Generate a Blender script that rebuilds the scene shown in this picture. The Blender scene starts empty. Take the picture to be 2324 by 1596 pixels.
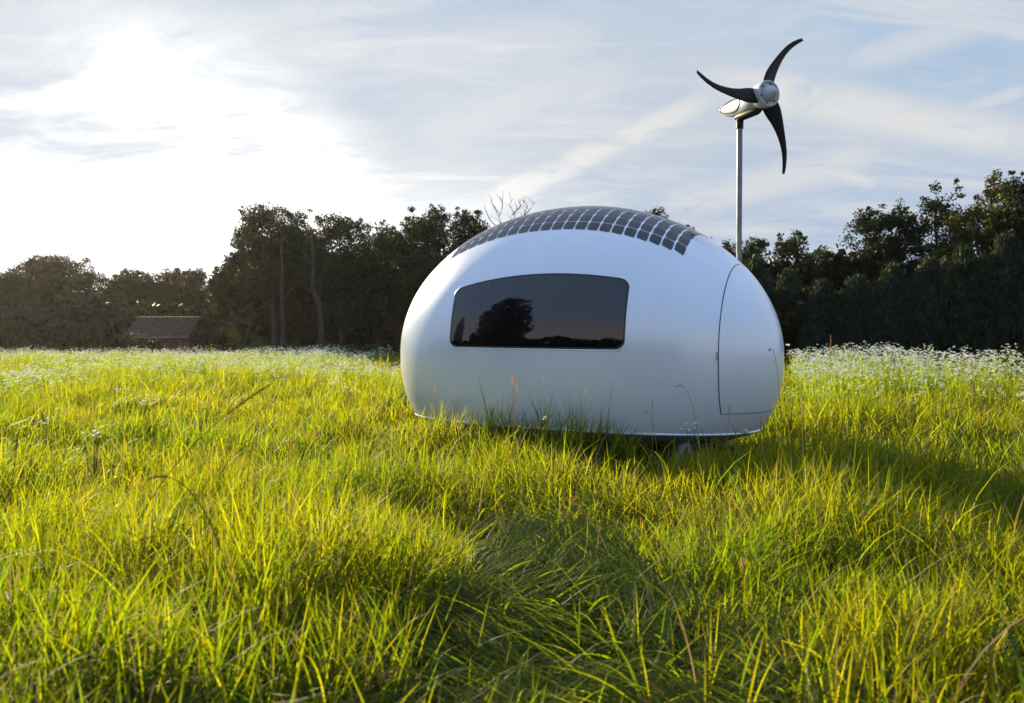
import bpy, math, random
import numpy as np
from mathutils import Vector, Matrix

R = math.radians
rng = np.random.default_rng(7)
random.seed(7)
scene = bpy.context.scene
COL = scene.collection

# ------------------------------------------------------------------ camera constants
CAM_H, FPX, PW, PH, HOR = 1.17, 1831.0, 2324.0, 1596.0, 760.0
def at(px, py, d):
    """world point at depth d seen at layout coordinates px,py (2324 wide)"""
    return Vector(((px - PW/2)/FPX*d, d, CAM_H + (HOR - py)/FPX*d))

SUN_AZ, SUN_EL = R(-37), R(19)

# ------------------------------------------------------------------ helpers
def tag(o, label=None, cat=None, group=None, kind=None):
    if label: o['label'] = label
    if cat: o['category'] = cat
    if group: o['group'] = group
    if kind: o['kind'] = kind
    return o

def empty(name, loc, rz=0.0):
    o = bpy.data.objects.new(name, None)
    o.location = loc; o.rotation_euler = (0, 0, rz); o.empty_display_size = .2
    COL.objects.link(o)
    return o

def link(name, me, mat=None, parent=None):
    o = bpy.data.objects.new(name, me)
    COL.objects.link(o)
    if mat: me.materials.append(mat)
    if parent: o.parent = parent
    return o

def npmesh(name, V, Fq, smooth=False, col=None):
    """mesh from vertex array and an array of same-sized faces (or a list of such arrays)"""
    V = np.asarray(V, np.float32)
    Fs = Fq if isinstance(Fq, list) else [Fq]
    Fs = [np.asarray(f, np.int32) for f in Fs if len(f)]
    me = bpy.data.meshes.new(name)
    me.vertices.add(len(V)); me.vertices.foreach_set('co', V.ravel())
    loops = np.concatenate([f.ravel() for f in Fs])
    tot = np.concatenate([np.full(len(f), f.shape[1], np.int32) for f in Fs])
    st = np.concatenate([[0], np.cumsum(tot)[:-1]]).astype(np.int32)
    me.loops.add(len(loops)); me.loops.foreach_set('vertex_index', loops)
    me.polygons.add(len(tot)); me.polygons.foreach_set('loop_start', st)
    try: me.polygons.foreach_set('loop_total', tot)
    except Exception: pass
    if smooth: me.polygons.foreach_set('use_smooth', np.ones(len(tot), bool))
    if col is not None:
        a = me.color_attributes.new('tint', 'FLOAT_COLOR', 'POINT')
        c = np.ones((len(V), 4), np.float32); c[:, :3] = col
        a.data.foreach_set('color', c.ravel())
    me.update(calc_edges=True); me.validate()
    return me

class MB:
    """collects vertices/faces of one mesh"""
    def __init__(s): s.v = []; s.f = []
    def add(s, V, Fc):
        b = len(s.v); s.v += [tuple(p) for p in V]; s.f += [tuple(i + b for i in f) for f in Fc]
    def grid(s, G, closed_u=False, closed_v=False):
        n = len(G); m = len(G[0]); F = []
        for i in range(n if closed_u else n - 1):
            for j in range(m if closed_v else m - 1):
                F.append((i*m + j, i*m + (j+1) % m, ((i+1) % n)*m + (j+1) % m, ((i+1) % n)*m + j))
        s.add([p for r in G for p in r], F)
    def tube(s, pts, rad, seg=10, caps=True):
        pts = [Vector(p) for p in pts]
        if not hasattr(rad, '__len__'): rad = [rad]*len(pts)
        G = []; up = Vector((0, 0, 1))
        for i, p in enumerate(pts):
            t = (pts[min(i+1, len(pts)-1)] - pts[max(i-1, 0)]).normalized()
            a = t.cross(up if abs(t.z) < .95 else Vector((1, 0, 0))).normalized(); b = a.cross(t)
            G.append([p + (a*math.cos(k*2*math.pi/seg) + b*math.sin(k*2*math.pi/seg))*rad[i] for k in range(seg)])
        base = len(s.v)
        s.grid(G, closed_v=True)
        if caps:
            s.f.append(tuple(base + k for k in range(seg)))
            s.f.append(tuple(base + (len(pts)-1)*seg + seg-1-k for k in range(seg)))
    def lathe(s, prof, seg=32, M=Matrix()):
        """profile of (axial, radius) about local X"""
        s.grid([[M @ Vector((a, r*math.cos(k*2*math.pi/seg), r*math.sin(k*2*math.pi/seg))) for k in range(seg)] for a, r in prof], closed_v=True)
    def box(s, c, d, M=Matrix()):
        V = [M @ Vector((c[0]+sx*d[0]/2, c[1]+sy*d[1]/2, c[2]+sz*d[2]/2)) for sx in (-1,1) for sy in (-1,1) for sz in (-1,1)]
        s.add(V, [(0,1,3,2),(4,6,7,5),(0,4,5,1),(2,3,7,6),(0,2,6,4),(1,5,7,3)])
    def build(s, name, mat=None, parent=None, smooth=True, fix=True):
        me = bpy.data.meshes.new(name); me.from_pydata([tuple(v) for v in s.v], [], s.f)
        if fix:
            import bmesh
            bm = bmesh.new(); bm.from_mesh(me)
            bmesh.ops.remove_doubles(bm, verts=bm.verts, dist=1e-5)
            bmesh.ops.recalc_face_normals(bm, faces=bm.faces); bm.to_mesh(me); bm.free()
        if smooth:
            for p in me.polygons: p.use_smooth = True
            try: me.set_sharp_from_angle(angle=R(38))
            except Exception: pass
        return link(name, me, mat, parent)

def vnoise(x, y, seed=0):
    """smooth 2-D value noise, 0..1"""
    x = np.asarray(x, float); y = np.asarray(y, float)
    xi = np.floor(x).astype(np.int64); yi = np.floor(y).astype(np.int64)
    fx = x - xi; fy = y - yi; fx = fx*fx*(3-2*fx); fy = fy*fy*(3-2*fy)
    def h(a, b):
        n = (a*374761393 + b*668265263 + seed*1442695041) & 0x7fffffff
        n = ((n ^ (n >> 13))*1274126177) & 0x7fffffff
        return ((n ^ (n >> 16)) & 0xffff)/65535.0
    return (h(xi, yi)*(1-fx) + h(xi+1, yi)*fx)*(1-fy) + (h(xi, yi+1)*(1-fx) + h(xi+1, yi+1)*fx)*fy

def ground_z(x, y):
    x = np.asarray(x, float); y = np.asarray(y, float)
    near = np.clip((60 - np.hypot(x, y-8))/30, 0, 1)
    z = ((vnoise(x*.45, y*.45, 3)-.5)*.12 + (vnoise(x*1.1, y*1.1, 4)-.5)*.06)*near
    c, s = math.cos(-POD_YAW), math.sin(-POD_YAW)
    lx = (x-POD_X)*c - (y-POD_Y)*s; ly = (x-POD_X)*s + (y-POD_Y)*c
    flat = np.clip(((lx/2.6)**2 + (ly/1.5)**2 - .7)/.7, 0, 1)
    return z*flat

# ------------------------------------------------------------------ materials
def mat(name, col, rough=.5, metal=0.0, spec=.5, coat=0.0, bump=None, var=None):
    m = bpy.data.materials.new(name); m.use_nodes = True
    nt = m.node_tree; b = nt.nodes['Principled BSDF']
    b.inputs['Base Color'].default_value = (*col, 1); b.inputs['Roughness'].default_value = rough
    b.inputs['Metallic'].default_value = metal; b.inputs['Specular IOR Level'].default_value = spec
    b.inputs['Coat Weight'].default_value = coat; b.inputs['Coat Roughness'].default_value = .08
    tc = nt.nodes.new('ShaderNodeTexCoord')
    if var:
        n = nt.nodes.new('ShaderNodeTexNoise'); n.inputs['Scale'].default_value = var[0]; n.inputs['Detail'].default_value = 5
        nt.links.new(tc.outputs['Object'], n.inputs['Vector'])
        r = nt.nodes.new('ShaderNodeValToRGB')
        r.color_ramp.elements[0].position = .3; r.color_ramp.elements[1].position = .7
        r.color_ramp.elements[0].color = (*[c*(1-var[1]) for c in col], 1)
        r.color_ramp.elements[1].color = (*[min(1, c*(1+var[1])) for c in col], 1)
        nt.links.new(n.outputs['Fac'], r.inputs['Fac']); nt.links.new(r.outputs['Color'], b.inputs['Base Color'])
    if bump:
        n = nt.nodes.new('ShaderNodeTexNoise'); n.inputs['Scale'].default_value = bump[0]; n.inputs['Detail'].default_value = 4
        nt.links.new(tc.outputs['Object'], n.inputs['Vector'])
        bp = nt.nodes.new('ShaderNodeBump'); bp.inputs['Strength'].default_value = bump[1]; bp.inputs['Distance'].default_value = bump[2]
        nt.links.new(n.outputs['Fac'], bp.inputs['Height']); nt.links.new(bp.outputs['Normal'], b.inputs['Normal'])
    return m

def leaf_mat(name, trans=(1.5, 1.35, .45), fac=.5, rough=.5, spec=.3):
    """thin-leaf material: the mesh's own 'tint' colour, part of the light passes through"""
    m = bpy.data.materials.new(name); m.use_nodes = True
    nt = m.node_tree; b = nt.nodes['Principled BSDF']; out = nt.nodes['Material Output']
    a = nt.nodes.new('ShaderNodeAttribute'); a.attribute_name = 'tint'
    nt.links.new(a.outputs['Color'], b.inputs['Base Color'])
    b.inputs['Roughness'].default_value = rough; b.inputs['Specular IOR Level'].default_value = spec
    mul = nt.nodes.new('ShaderNodeMixRGB'); mul.blend_type = 'MULTIPLY'; mul.inputs[0].default_value = 1
    nt.links.new(a.outputs['Color'], mul.inputs[1]); mul.inputs[2].default_value = (*trans, 1)
    t = nt.nodes.new('ShaderNodeBsdfTranslucent'); nt.links.new(mul.outputs[0], t.inputs['Color'])
    mx = nt.nodes.new('ShaderNodeMixShader'); mx.inputs[0].default_value = fac
    nt.links.new(b.outputs[0], mx.inputs[1]); nt.links.new(t.outputs[0], mx.inputs[2])
    nt.links.new(mx.outputs[0], out.inputs['Surface'])
    return m

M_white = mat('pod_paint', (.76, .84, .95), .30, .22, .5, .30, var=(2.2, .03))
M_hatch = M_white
M_dark = mat('dark_seal', (.02, .02, .022), .5)
M_glass = mat('tinted_glass', (.004, .004, .006), .015, 0, .85)
M_pan = mat('underbody_paint', (.16, .18, .21), .45)
M_leg = mat('leg_paint', (.30, .35, .42), .4, var=(8, .08))
M_cell = mat('solar_cell', (.016, .014, .026), .16, 0, .75, 0, var=(5, .4))
M_galv = mat('galvanised_steel', (.17, .20, .23), .42, .6, .5, var=(14, .22), bump=(60, .1, .002))
M_alu = mat('cast_aluminium', (.46, .50, .55), .5, .05, .5, var=(10, .06))
M_black = mat('blade_composite', (.006, .006, .008), .5, 0, .2)
M_bark = mat('bark', (.055, .043, .034), .85, bump=(12, .6, .03), var=(5, .35))
M_palebark = mat('pale_bark', (.038, .033, .029), .85, bump=(12, .6, .03), var=(4, .35))
M_grass = leaf_mat('grass_blade', (4.2, 3.7, .25), .68, .5, .2)
M_straw = leaf_mat('straw_blade', (1.3, 1.15, .8), .5, .55, .2)
M_leaf = leaf_mat('tree_leaf', (1.4, 1.25, .4), .30, .55, .2)
M_stem = leaf_mat('dry_stem', (1.2, 1.0, .7), .5, .6, .2)
M_petal = leaf_mat('white_petal', (1.0, 1.0, .95), .45, .6, .2)

# ------------------------------------------------------------------ the pod (fitted ellipsoid-like shell)
POD_X, POD_Y, POD_YAW = .6725, 8.7056, -.5597
PA, PB, PP, PZ0, PZT, PZL, PQU, PQL = 2.1742, 1.0588, 2.343, .9797, 2.5344, -.4293, 1.9514, 2.568
Z_EDGE = .27
def ring_r(z):
    w, q = ((z-PZ0)/(PZT-PZ0), PQU) if z > PZ0 else ((PZ0-z)/(PZ0-PZL), PQL)
    return math.sqrt(max(0.0, 1 - w**q))
def pod_y(x, z):      # near side (negative y)
    k = ring_r(z)**PP - abs(x/PA)**PP
    return -PB*max(k, 0)**(1/PP)
def pod_x(y, z):
    k = ring_r(z)**PP - abs(y/PB)**PP
    return PA*max(k, 0)**(1/PP)
def pod_z(x, y):
    k = (abs(x/PA)**PP + abs(y/PB)**PP)**(2/PP)
    return PZ0 + (PZT-PZ0)*max(0.0, 1-k)**(1/PQU)
def pod_n(p):
    def f(x, y, z):
        w, q = ((z-PZ0)/(PZT-PZ0), PQU) if z > PZ0 else ((PZ0-z)/(PZ0-PZL), PQL)
        return (abs(x/PA)**PP + abs(y/PB)**PP)**(2/PP) + abs(w)**q
    e = 1e-4; x, y, z = p
    return Vector((f(x+e,y,z)-f(x-e,y,z), f(x,y+e,z)-f(x,y-e,z), f(x,y,z+e)-f(x,y,z-e))).normalized()
def off(p, d): return Vector(p) + pod_n(p)*d

def build_pod():
    root = empty('camper_pod', (POD_X, POD_Y, 0), POD_YAW)
    tag(root, 'white egg shaped camper pod with dark window and rooftop solar cells standing in the grass', 'camper pod')
    NR = 144
    th = [2*math.pi*k/NR for k in range(NR)]
    def ring(z, r=None, sc=1.0):
        r = ring_r(z) if r is None else r
        o = []
        for t in th:
            c, s = math.cos(t), math.sin(t)
            n = (abs(c/1)**PP + abs(s)**PP)**(-1/PP)
            o.append(Vector((PA*r*c*n*sc, PB*r*s*n*sc, z)))
        return o
    b = MB(); G = []
    for i in range(26):
        G.append(ring(Z_EDGE + (PZ0-Z_EDGE)*i/25))
    for i in range(1, 48):
        G.append(ring(PZ0 + (PZT-PZ0)*math.sin(i/48*math.pi/2)))
    b.grid(G, closed_v=True)
    base = len(b.v); b.v.append((0, 0, PZT)); n = (len(G)-1)*NR
    for k in range(NR): b.f.append((n+k, n+(k+1) % NR, base))
    # little rolled lip at the lower edge
    r0 = ring_r(Z_EDGE)
    b.grid([ring(Z_EDGE, r0), ring(Z_EDGE-.012, r0*1.003), ring(Z_EDGE-.022, r0*.997), ring(Z_EDGE-.018, r0*.97)], closed_v=True)
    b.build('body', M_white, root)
    u = MB()
    u.grid([ring(Z_EDGE-.01, r0*.985), ring(Z_EDGE-.06, r0*.955), ring(Z_EDGE-.12, r0*.86), ring(Z_EDGE-.15, r0*.6), ring(Z_EDGE-.155, .01)], closed_v=True)
    u.build('underbody', M_pan, root)
    # --- window: curved-top rounded rectangle on the near flank
    def wtop(x): return 1.768 - .100*((x-.12)/.97)**2
    def wbot(x): return 1.040 - .012*(x+.9)/1.9
    def wpt(u, v, grow=0.0):
        x0, x1 = -.935 - grow, 1.030 + grow
        Hm = .68; rad = .085
        s = v*Hm; e = min(s, Hm-s)
        ins = rad - math.sqrt(max(0, rad*rad - (rad-e)**2)) if e < rad else 0
        x = x0 + ins*1.1 + (x1-x0-2.2*ins)*u
        lo, hi = wbot(x)-grow, wtop(x)+grow
        z = lo + (hi-lo)*v
        return Vector((x, pod_y(x, z), z))
    vs = [(1-math.cos(math.pi*i/44))/2 for i in range(45)]
    us = [i/60 for i in range(61)]
    g = MB(); g.grid([[off(wpt(u, v), .0025) for u in us] for v in vs])
    win = g.build('window', M_glass, root)
    def outline(grow, d):
        o = [off(wpt(u, 0, grow), d) for u in us] + [off(wpt(1, v, grow), d) for v in vs[1:-1]]
        return o + [off(wpt(u, 1, grow), d) for u in reversed(us)] + [off(wpt(0, v, grow), d) for v in reversed(vs[1:-1])]
    f = MB(); f.grid([outline(-.004, .0030), outline(.0, .0042), outline(.006, .0042), outline(.010, .0005)], closed_v=True)
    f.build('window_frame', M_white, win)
    k = MB(); k.grid([outline(-.020, .0028), outline(-.004, .0036)], closed_v=True); k.build('gasket', M_dark, win)
    # --- hatch over the near end
    XS, ZS = 1.80, .46
    zt = PZ0 + (PZT-PZ0)*(1-(XS/PA)**2)**(1/PQU) - .002
    rows = []; edge_n = []; edge_f = []
    for i in range(41):
        z = ZS + (zt-ZS)*math.sin(i/40*math.pi/2)
        yb = -pod_y(XS, z)
        rows.append([off((pod_x(y, z), y, z), .004) for y in [yb*(2*j/30-1) for j in range(31)]])
        edge_n.append(off((XS, -yb, z), .0005)); edge_f.append(off((XS, yb, z), .0005))
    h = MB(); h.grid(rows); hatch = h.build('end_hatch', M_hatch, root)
    tag(hatch, 'outlined hatch wrapping the near end of the pod')
    low = [off((pod_x(y, ZS), y, ZS), .0005) for y in [(-pod_y(XS, ZS))*(2*j/40-1) for j in range(41)]]
    s = MB(); s.tube(edge_n + list(reversed(edge_f)), .0052, 6); s.tube(low, .0045, 6)
    s.build('seam', M_dark, hatch)
    # small catch half-way up the seam
    c = MB(); p = off((XS-.01, pod_y(XS-.01, .98), .98), .004); c.tube([p+Vector((0,0,-.035)), p+Vector((0,0,.035))], .009, 8)
    c.build('latch', M_leg, hatch)
    # --- solar cells: one panel strip per column, wrapped over the roof
    def arc_steps(fn, a, b, pitch, dirn):
        """parameter values along fn spaced by arc length"""
        t = a; outl = [a]; prev = fn(a); acc = 0; st = .002*dirn
        while (t-b)*dirn < 0:
            t += st; q = fn(t); acc += (q-prev).length; prev = q
            if acc >= pitch: outl.append(t); acc = 0
        return outl
    xe = arc_steps(lambda x: Vector((x, -.5, pod_z(x, -.5))), 1.435, -1.22, .131, -1)
    for a in range(len(xe)-1):
        x1, x0 = xe[a]-.0075, xe[a+1]+.0075
        xm = (x0+x1)/2
        yf = -.632 + .10*abs(xm/1.5)**4
        ye = arc_steps(lambda y: Vector((xm, y, pod_z(xm, y))), yf, -yf, .128, 1)
        m = MB()
        for j in range(len(ye)-1):
            y0, y1 = ye[j]+.0048, ye[j+1]-.0048
            cx = .012
            G = []
            for q in range(4):
                yy = y0 + (y1-y0)*q/3
                ins = cx if q in (0, 3) else 0
                G.append([off((x0+ins*.5 + (x1-x0-ins)*r/3, yy, pod_z(x0+ins*.5+(x1-x0-ins)*r/3, yy)), .0035) for r in range(4)])
            m.grid(G)
        m.build('solar_panel', M_cell, root)
    # --- legs, seen through the grass under the belly
    for lx, ly in ((-1.44, -.62), (1.42, -.50), (-1.44, .62), (1.42, .50)):
        l = MB(); G = []
        sg = math.copysign(1, ly)
        for i in range(10):
            t = i/9; z = .262 - .27*t
            x0, x1 = lx - .045 - .02*t, lx + .03 + .13*t**1.4
            yc = ly + sg*(.05*t); th = .022 + .012*t
            cx, hw = (x0+x1)/2, (x1-x0)/2
            G.append([Vector((cx+hw*math.copysign(abs(math.cos(q*math.pi/10))**.6, math.cos(q*math.pi/10)), yc+th*math.sin(q*math.pi/10), z)) for q in range(20)])
        l.grid(G, closed_v=True); l.f.append(tuple(range(20)))
        l.build('stabiliser_leg', M_leg, root)
    cl = MB(); p = Vector((pod_x(-.30, .285)+.0, -.30, .275))
    cl.lathe([(-.03, .002), (-.026, .022), (0, .028), (.022, .02), (.03, .002)], 14, Matrix.Translation(p))
    cl.build('corner_lamp', M_alu, root)
    return root
build_pod()

# ------------------------------------------------------------------ wind turbine
def build_turbine():
    bx, by = (1676-PW/2)/FPX*9.3, 9.3
    root = empty('wind_turbine', (bx, by, 0), R(-67.5))     # local +X = towards the nose
    tag(root, 'small wind turbine with three black curved blades on a grey pole behind the pod', 'wind turbine')
    p = MB(); p.tube([(0, 0, -.1), (0, 0, 1.2), (0, 0, 2.4), (0, 0, 3.56)], .031, 20); p.build('pole', M_galv, root)
    c = MB(); c.lathe([(0, .0), (0, .041), (.09, .043), (.10, .036), (.13, .034), (.13, 0)], 20, Matrix.Translation((0, 0, 3.53)) @ Matrix.Rotation(R(-90), 4, 'Y'))
    c.build('collar', M_black, root)
    HX, HZ = .45, 3.80
    # nacelle: loft of ellipses from rotor back to a tapering tail
    n = MB(); G = []
    prof = [(.37, .125, .125, 0), (.30, .128, .128, 0), (.22, .118, .126, -.002), (.12, .085, .120, -.008), (0.0, .062, .112, -.012), (-.14, .05, .100, -.005), (-.25, .038, .078, .012), (-.33, .024, .048, .026), (-.37, .008, .014, .034)]
    for x, ry, rz, dz in prof:
        G.append([Vector((x, ry*math.cos(q*2*math.pi/24), HZ+dz+rz*math.sin(q*2*math.pi/24))) for q in range(24)])
    n.grid(G, closed_v=True); n.f.append(tuple(range(24)))
    nac = n.build('nacelle', M_alu, root)
    # raised rim outlining the tail, on both flanks, and the dark groove inside it
    for sgn in (-1, 1):
        rim = []; 
        for q in range(33):
            a = 2*math.pi*q/32
            x = -.12 + .215*math.cos(a); zz = .006 + .070*math.sin(a)*(1+.25*math.cos(a))
            ry = np.interp(x, [-.37,-.33,-.25,-.14,0,.12], [.008,.024,.038,.05,.062,.085])
            rz = np.interp(x, [-.37,-.33,-.25,-.14,0,.12], [.014,.048,.078,.1,.112,.12])
            dz = np.interp(x, [-.37,-.25,0], [.034,.012,-.012])
            yy = ry*math.sqrt(max(.02, 1-min(.98, (abs(zz-dz*.5)/rz)**2)))
            rim.append((x, sgn*(yy+.002), HZ+dz*.5+zz))
        rr = MB(); rr.tube(rim, .006, 6, caps=False); rr.build('groove', M_dark, nac)
    u = MB(); u.tube([(-.06, 0, HZ-.13), (.02, 0, HZ-.135), (.30, 0, HZ-.135), (.40, 0, HZ-.12)], [.03, .05, .05, .02], 10); u.build('yaw_bracket', M_black, nac)
    # hub drum with a recessed face and a nose cone
    h = MB(); T = Matrix.Translation((HX, 0, HZ))
    h.lathe([(-.10, .02), (-.10, .128), (-.085, .138), (.02, .145), (.045, .143), (.052, .135), (.046, .122), (.032, .117), (.028, .02)], 40, T)
    hub = h.build('hub', M_alu, root)
    cn = MB(); cn.lathe([(.026, .094), (.05, .088), (.085, .074), (.115, .055), (.138, .034), (.15, .015), (.153, .001)], 32, T)
    cn.build('nose_cone', M_alu, root)
    for k in range(6):
        a = k*math.pi/3+.3; bo = MB()
        bo.lathe([(.026, .013), (.036, .012), (.037, .001)], 10, T @ Matrix.Translation((0, .106*math.cos(a), .106*math.sin(a))))
        bo.build('bolt', M_dark, hub)
    # blades: scimitar-swept tapered aerofoils. rotor plane axes: local +Y (picture right) and Z
    RB = .885
    rs = [.10, .15, .2, .27, .35, .45, .55, .65, .75, .85, .93, 1.0]
    ch = np.interp(rs, [.1, .16, .25, .35, .5, .65, .8, .93, 1.0], [.185, .222, .212, .172, .118, .090, .072, .058, .042])
    sw = np.interp(rs, [.1, .3, .5, .65, .75, .85, 1.0], [3, 1.5, -3, -6, -8.2, -11, -15.5])
    for th0 in (67, 185, -55):
        G = []
        for r, c_, s_ in zip(rs, ch, sw):
            a = R(th0 + s_); rad = Vector((0, math.cos(a), math.sin(a))); tan = Vector((0, -math.sin(a), math.cos(a)))
            tw = R(22 - 17*r); fwd = Vector((1, 0, 0))
            cd = tan*math.cos(tw) + fwd*math.sin(tw); nd = fwd*math.cos(tw) - tan*math.sin(tw)
            ctr = Vector((HX-.03, 0, HZ)) + rad*(r*RB) - fwd*.03*r
            sec = []
            for q in range(16):
                t = 2*math.pi*q/16
                sec.append(ctr + cd*(c_*RB*.5*math.cos(t)) + nd*(c_*RB*.09*math.sin(t)*(1+.35*math.cos(t))))
            G.append(sec)
        b = MB(); b.grid(G, closed_v=True); b.f.append(tuple(range(16))); b.f.append(tuple(range(len(b.v)-1, len(b.v)-17, -1)))
        b.build('blade', M_black, root)
    return root
build_turbine()

# ------------------------------------------------------------------ ground
def build_ground():
    xs = np.concatenate([np.linspace(-900, -60, 15)[:-1], np.linspace(-60, 60, 301), np.linspace(60, 900, 15)[1:]])
    ys = np.concatenate([np.linspace(-900, -40, 15)[:-1], np.linspace(-40, 60, 251), np.linspace(60, 900, 15)[1:]])
    X, Y = np.meshgrid(xs, ys); Z = ground_z(X, Y)
    V = np.stack([X.ravel(), Y.ravel(), Z.ravel()], 1); w = len(xs)
    I = np.arange((len(ys)-1)*w).reshape(-1, w)[:, :-1].ravel()
    me = npmesh('ground', V, np.stack([I, I+1, I+w+1, I+w], 1), smooth=True)
    m = bpy.data.materials.new('meadow_soil'); m.use_nodes = True; nt = m.node_tree; b = nt.nodes['Principled BSDF']
    b.inputs['Roughness'].default_value = .95; b.inputs['Specular IOR Level'].default_value = .1
    tc = nt.nodes.new('ShaderNodeTexCoord')
    n = nt.nodes.new('ShaderNodeTexNoise'); n.inputs['Scale'].default_value = 1.3; n.inputs['Detail'].default_value = 9; n.inputs['Roughness'].default_value = .7
    nt.links.new(tc.outputs['Object'], n.inputs['Vector'])
    r = nt.nodes.new('ShaderNodeValToRGB'); e = r.color_ramp.elements
    e[0].position = .32; e[0].color = (.014, .017, .007, 1); e[1].position = .68; e[1].color = (.042, .048, .015, 1)
    nt.links.new(n.outputs['Fac'], r.inputs['Fac']); nt.links.new(r.outputs['Color'], b.inputs['Base Color'])
    bp = nt.nodes.new('ShaderNodeBump'); bp.inputs['Distance'].default_value = .08; bp.inputs['Strength'].default_value = .8
    n2 = nt.nodes.new('ShaderNodeTexNoise'); n2.inputs['Scale'].default_value = 14; n2.inputs['Detail'].default_value = 6
    nt.links.new(tc.outputs['Object'], n2.inputs['Vector']); nt.links.new(n2.outputs['Fac'], bp.inputs['Height'])
    nt.links.new(bp.outputs['Normal'], b.inputs['Normal'])
    o = link('ground', me, m); tag(o, kind='structure')
build_ground()

# ------------------------------------------------------------------ grass
def ribbons(base, phi, t0, t1, L, W, K, face, power=1.3):
    """blade ribbons; returns vertex array (n,(K+1)*2,3) and quads"""
    n = len(L); P = base.copy(); V = np.zeros((n, K+1, 2, 3), np.float32)
    fx = -np.sin(face); fy = np.cos(face)
    for i in range(K+1):
        s = i/K
        w = W*np.interp(s, [0, .35, .7, 1], [.75, 1, .72, .06])*.5
        for j, sg in enumerate((-1, 1)):
            V[:, i, j, 0] = P[:, 0] + sg*w*fx; V[:, i, j, 1] = P[:, 1] + sg*w*fy; V[:, i, j, 2] = P[:, 2]
        if i < K:
            tl = t0 + (t1-t0)*((s + .5/K)**power)
            P = P + (L/K)[:, None]*np.stack([np.sin(tl)*np.cos(phi), np.sin(tl)*np.sin(phi), np.cos(tl)], 1)
            P[:, 2] = np.maximum(P[:, 2], base[:, 2]*.6 + .006)
    V = V.reshape(n, (K+1)*2, 3)
    q = np.array([[2*i, 2*i+1, 2*i+3, 2*i+2] for i in range(K)], np.int32)
    Fq = (np.arange(n, dtype=np.int32)[:, None, None]*(K+1)*2 + q[None]).reshape(-1, 4)
    return V, Fq

def path_x(y): return np.interp(y, [1.5, 2.9, 4.3, 5.6, 6.6, 7.6], [.02, .08, .17, .40, .62, .85])
def trample(x, y):
    """1 inside the trodden trail, 0 outside"""
    hw = np.interp(y, [1.5, 2.5, 3.2, 4.4, 5.5, 6.8, 7.5], [.66, .60, .44, .27, .18, .12, .10])
    hw = hw*(.45 + 1.0*vnoise(x*2.4+9, y*2.4, 21))
    d = np.abs(x + .35*(vnoise(x*0+3, y*1.3, 22)-.5) - path_x(y))/hw
    return np.clip(2.1 - d, 0, 1)*np.clip((6.0-y)/1.4, 0, 1)

def under_pod(x, y, m=1.0):
    c, s = math.cos(-POD_YAW), math.sin(-POD_YAW)
    lx = (x-POD_X)*c - (y-POD_Y)*s; ly = (x-POD_X)*s + (y-POD_Y)*c
    return (np.abs(lx/(PA*.88*m))**2.3 + np.abs(ly/(PB*.88*m))**2.3) < 1

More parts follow.
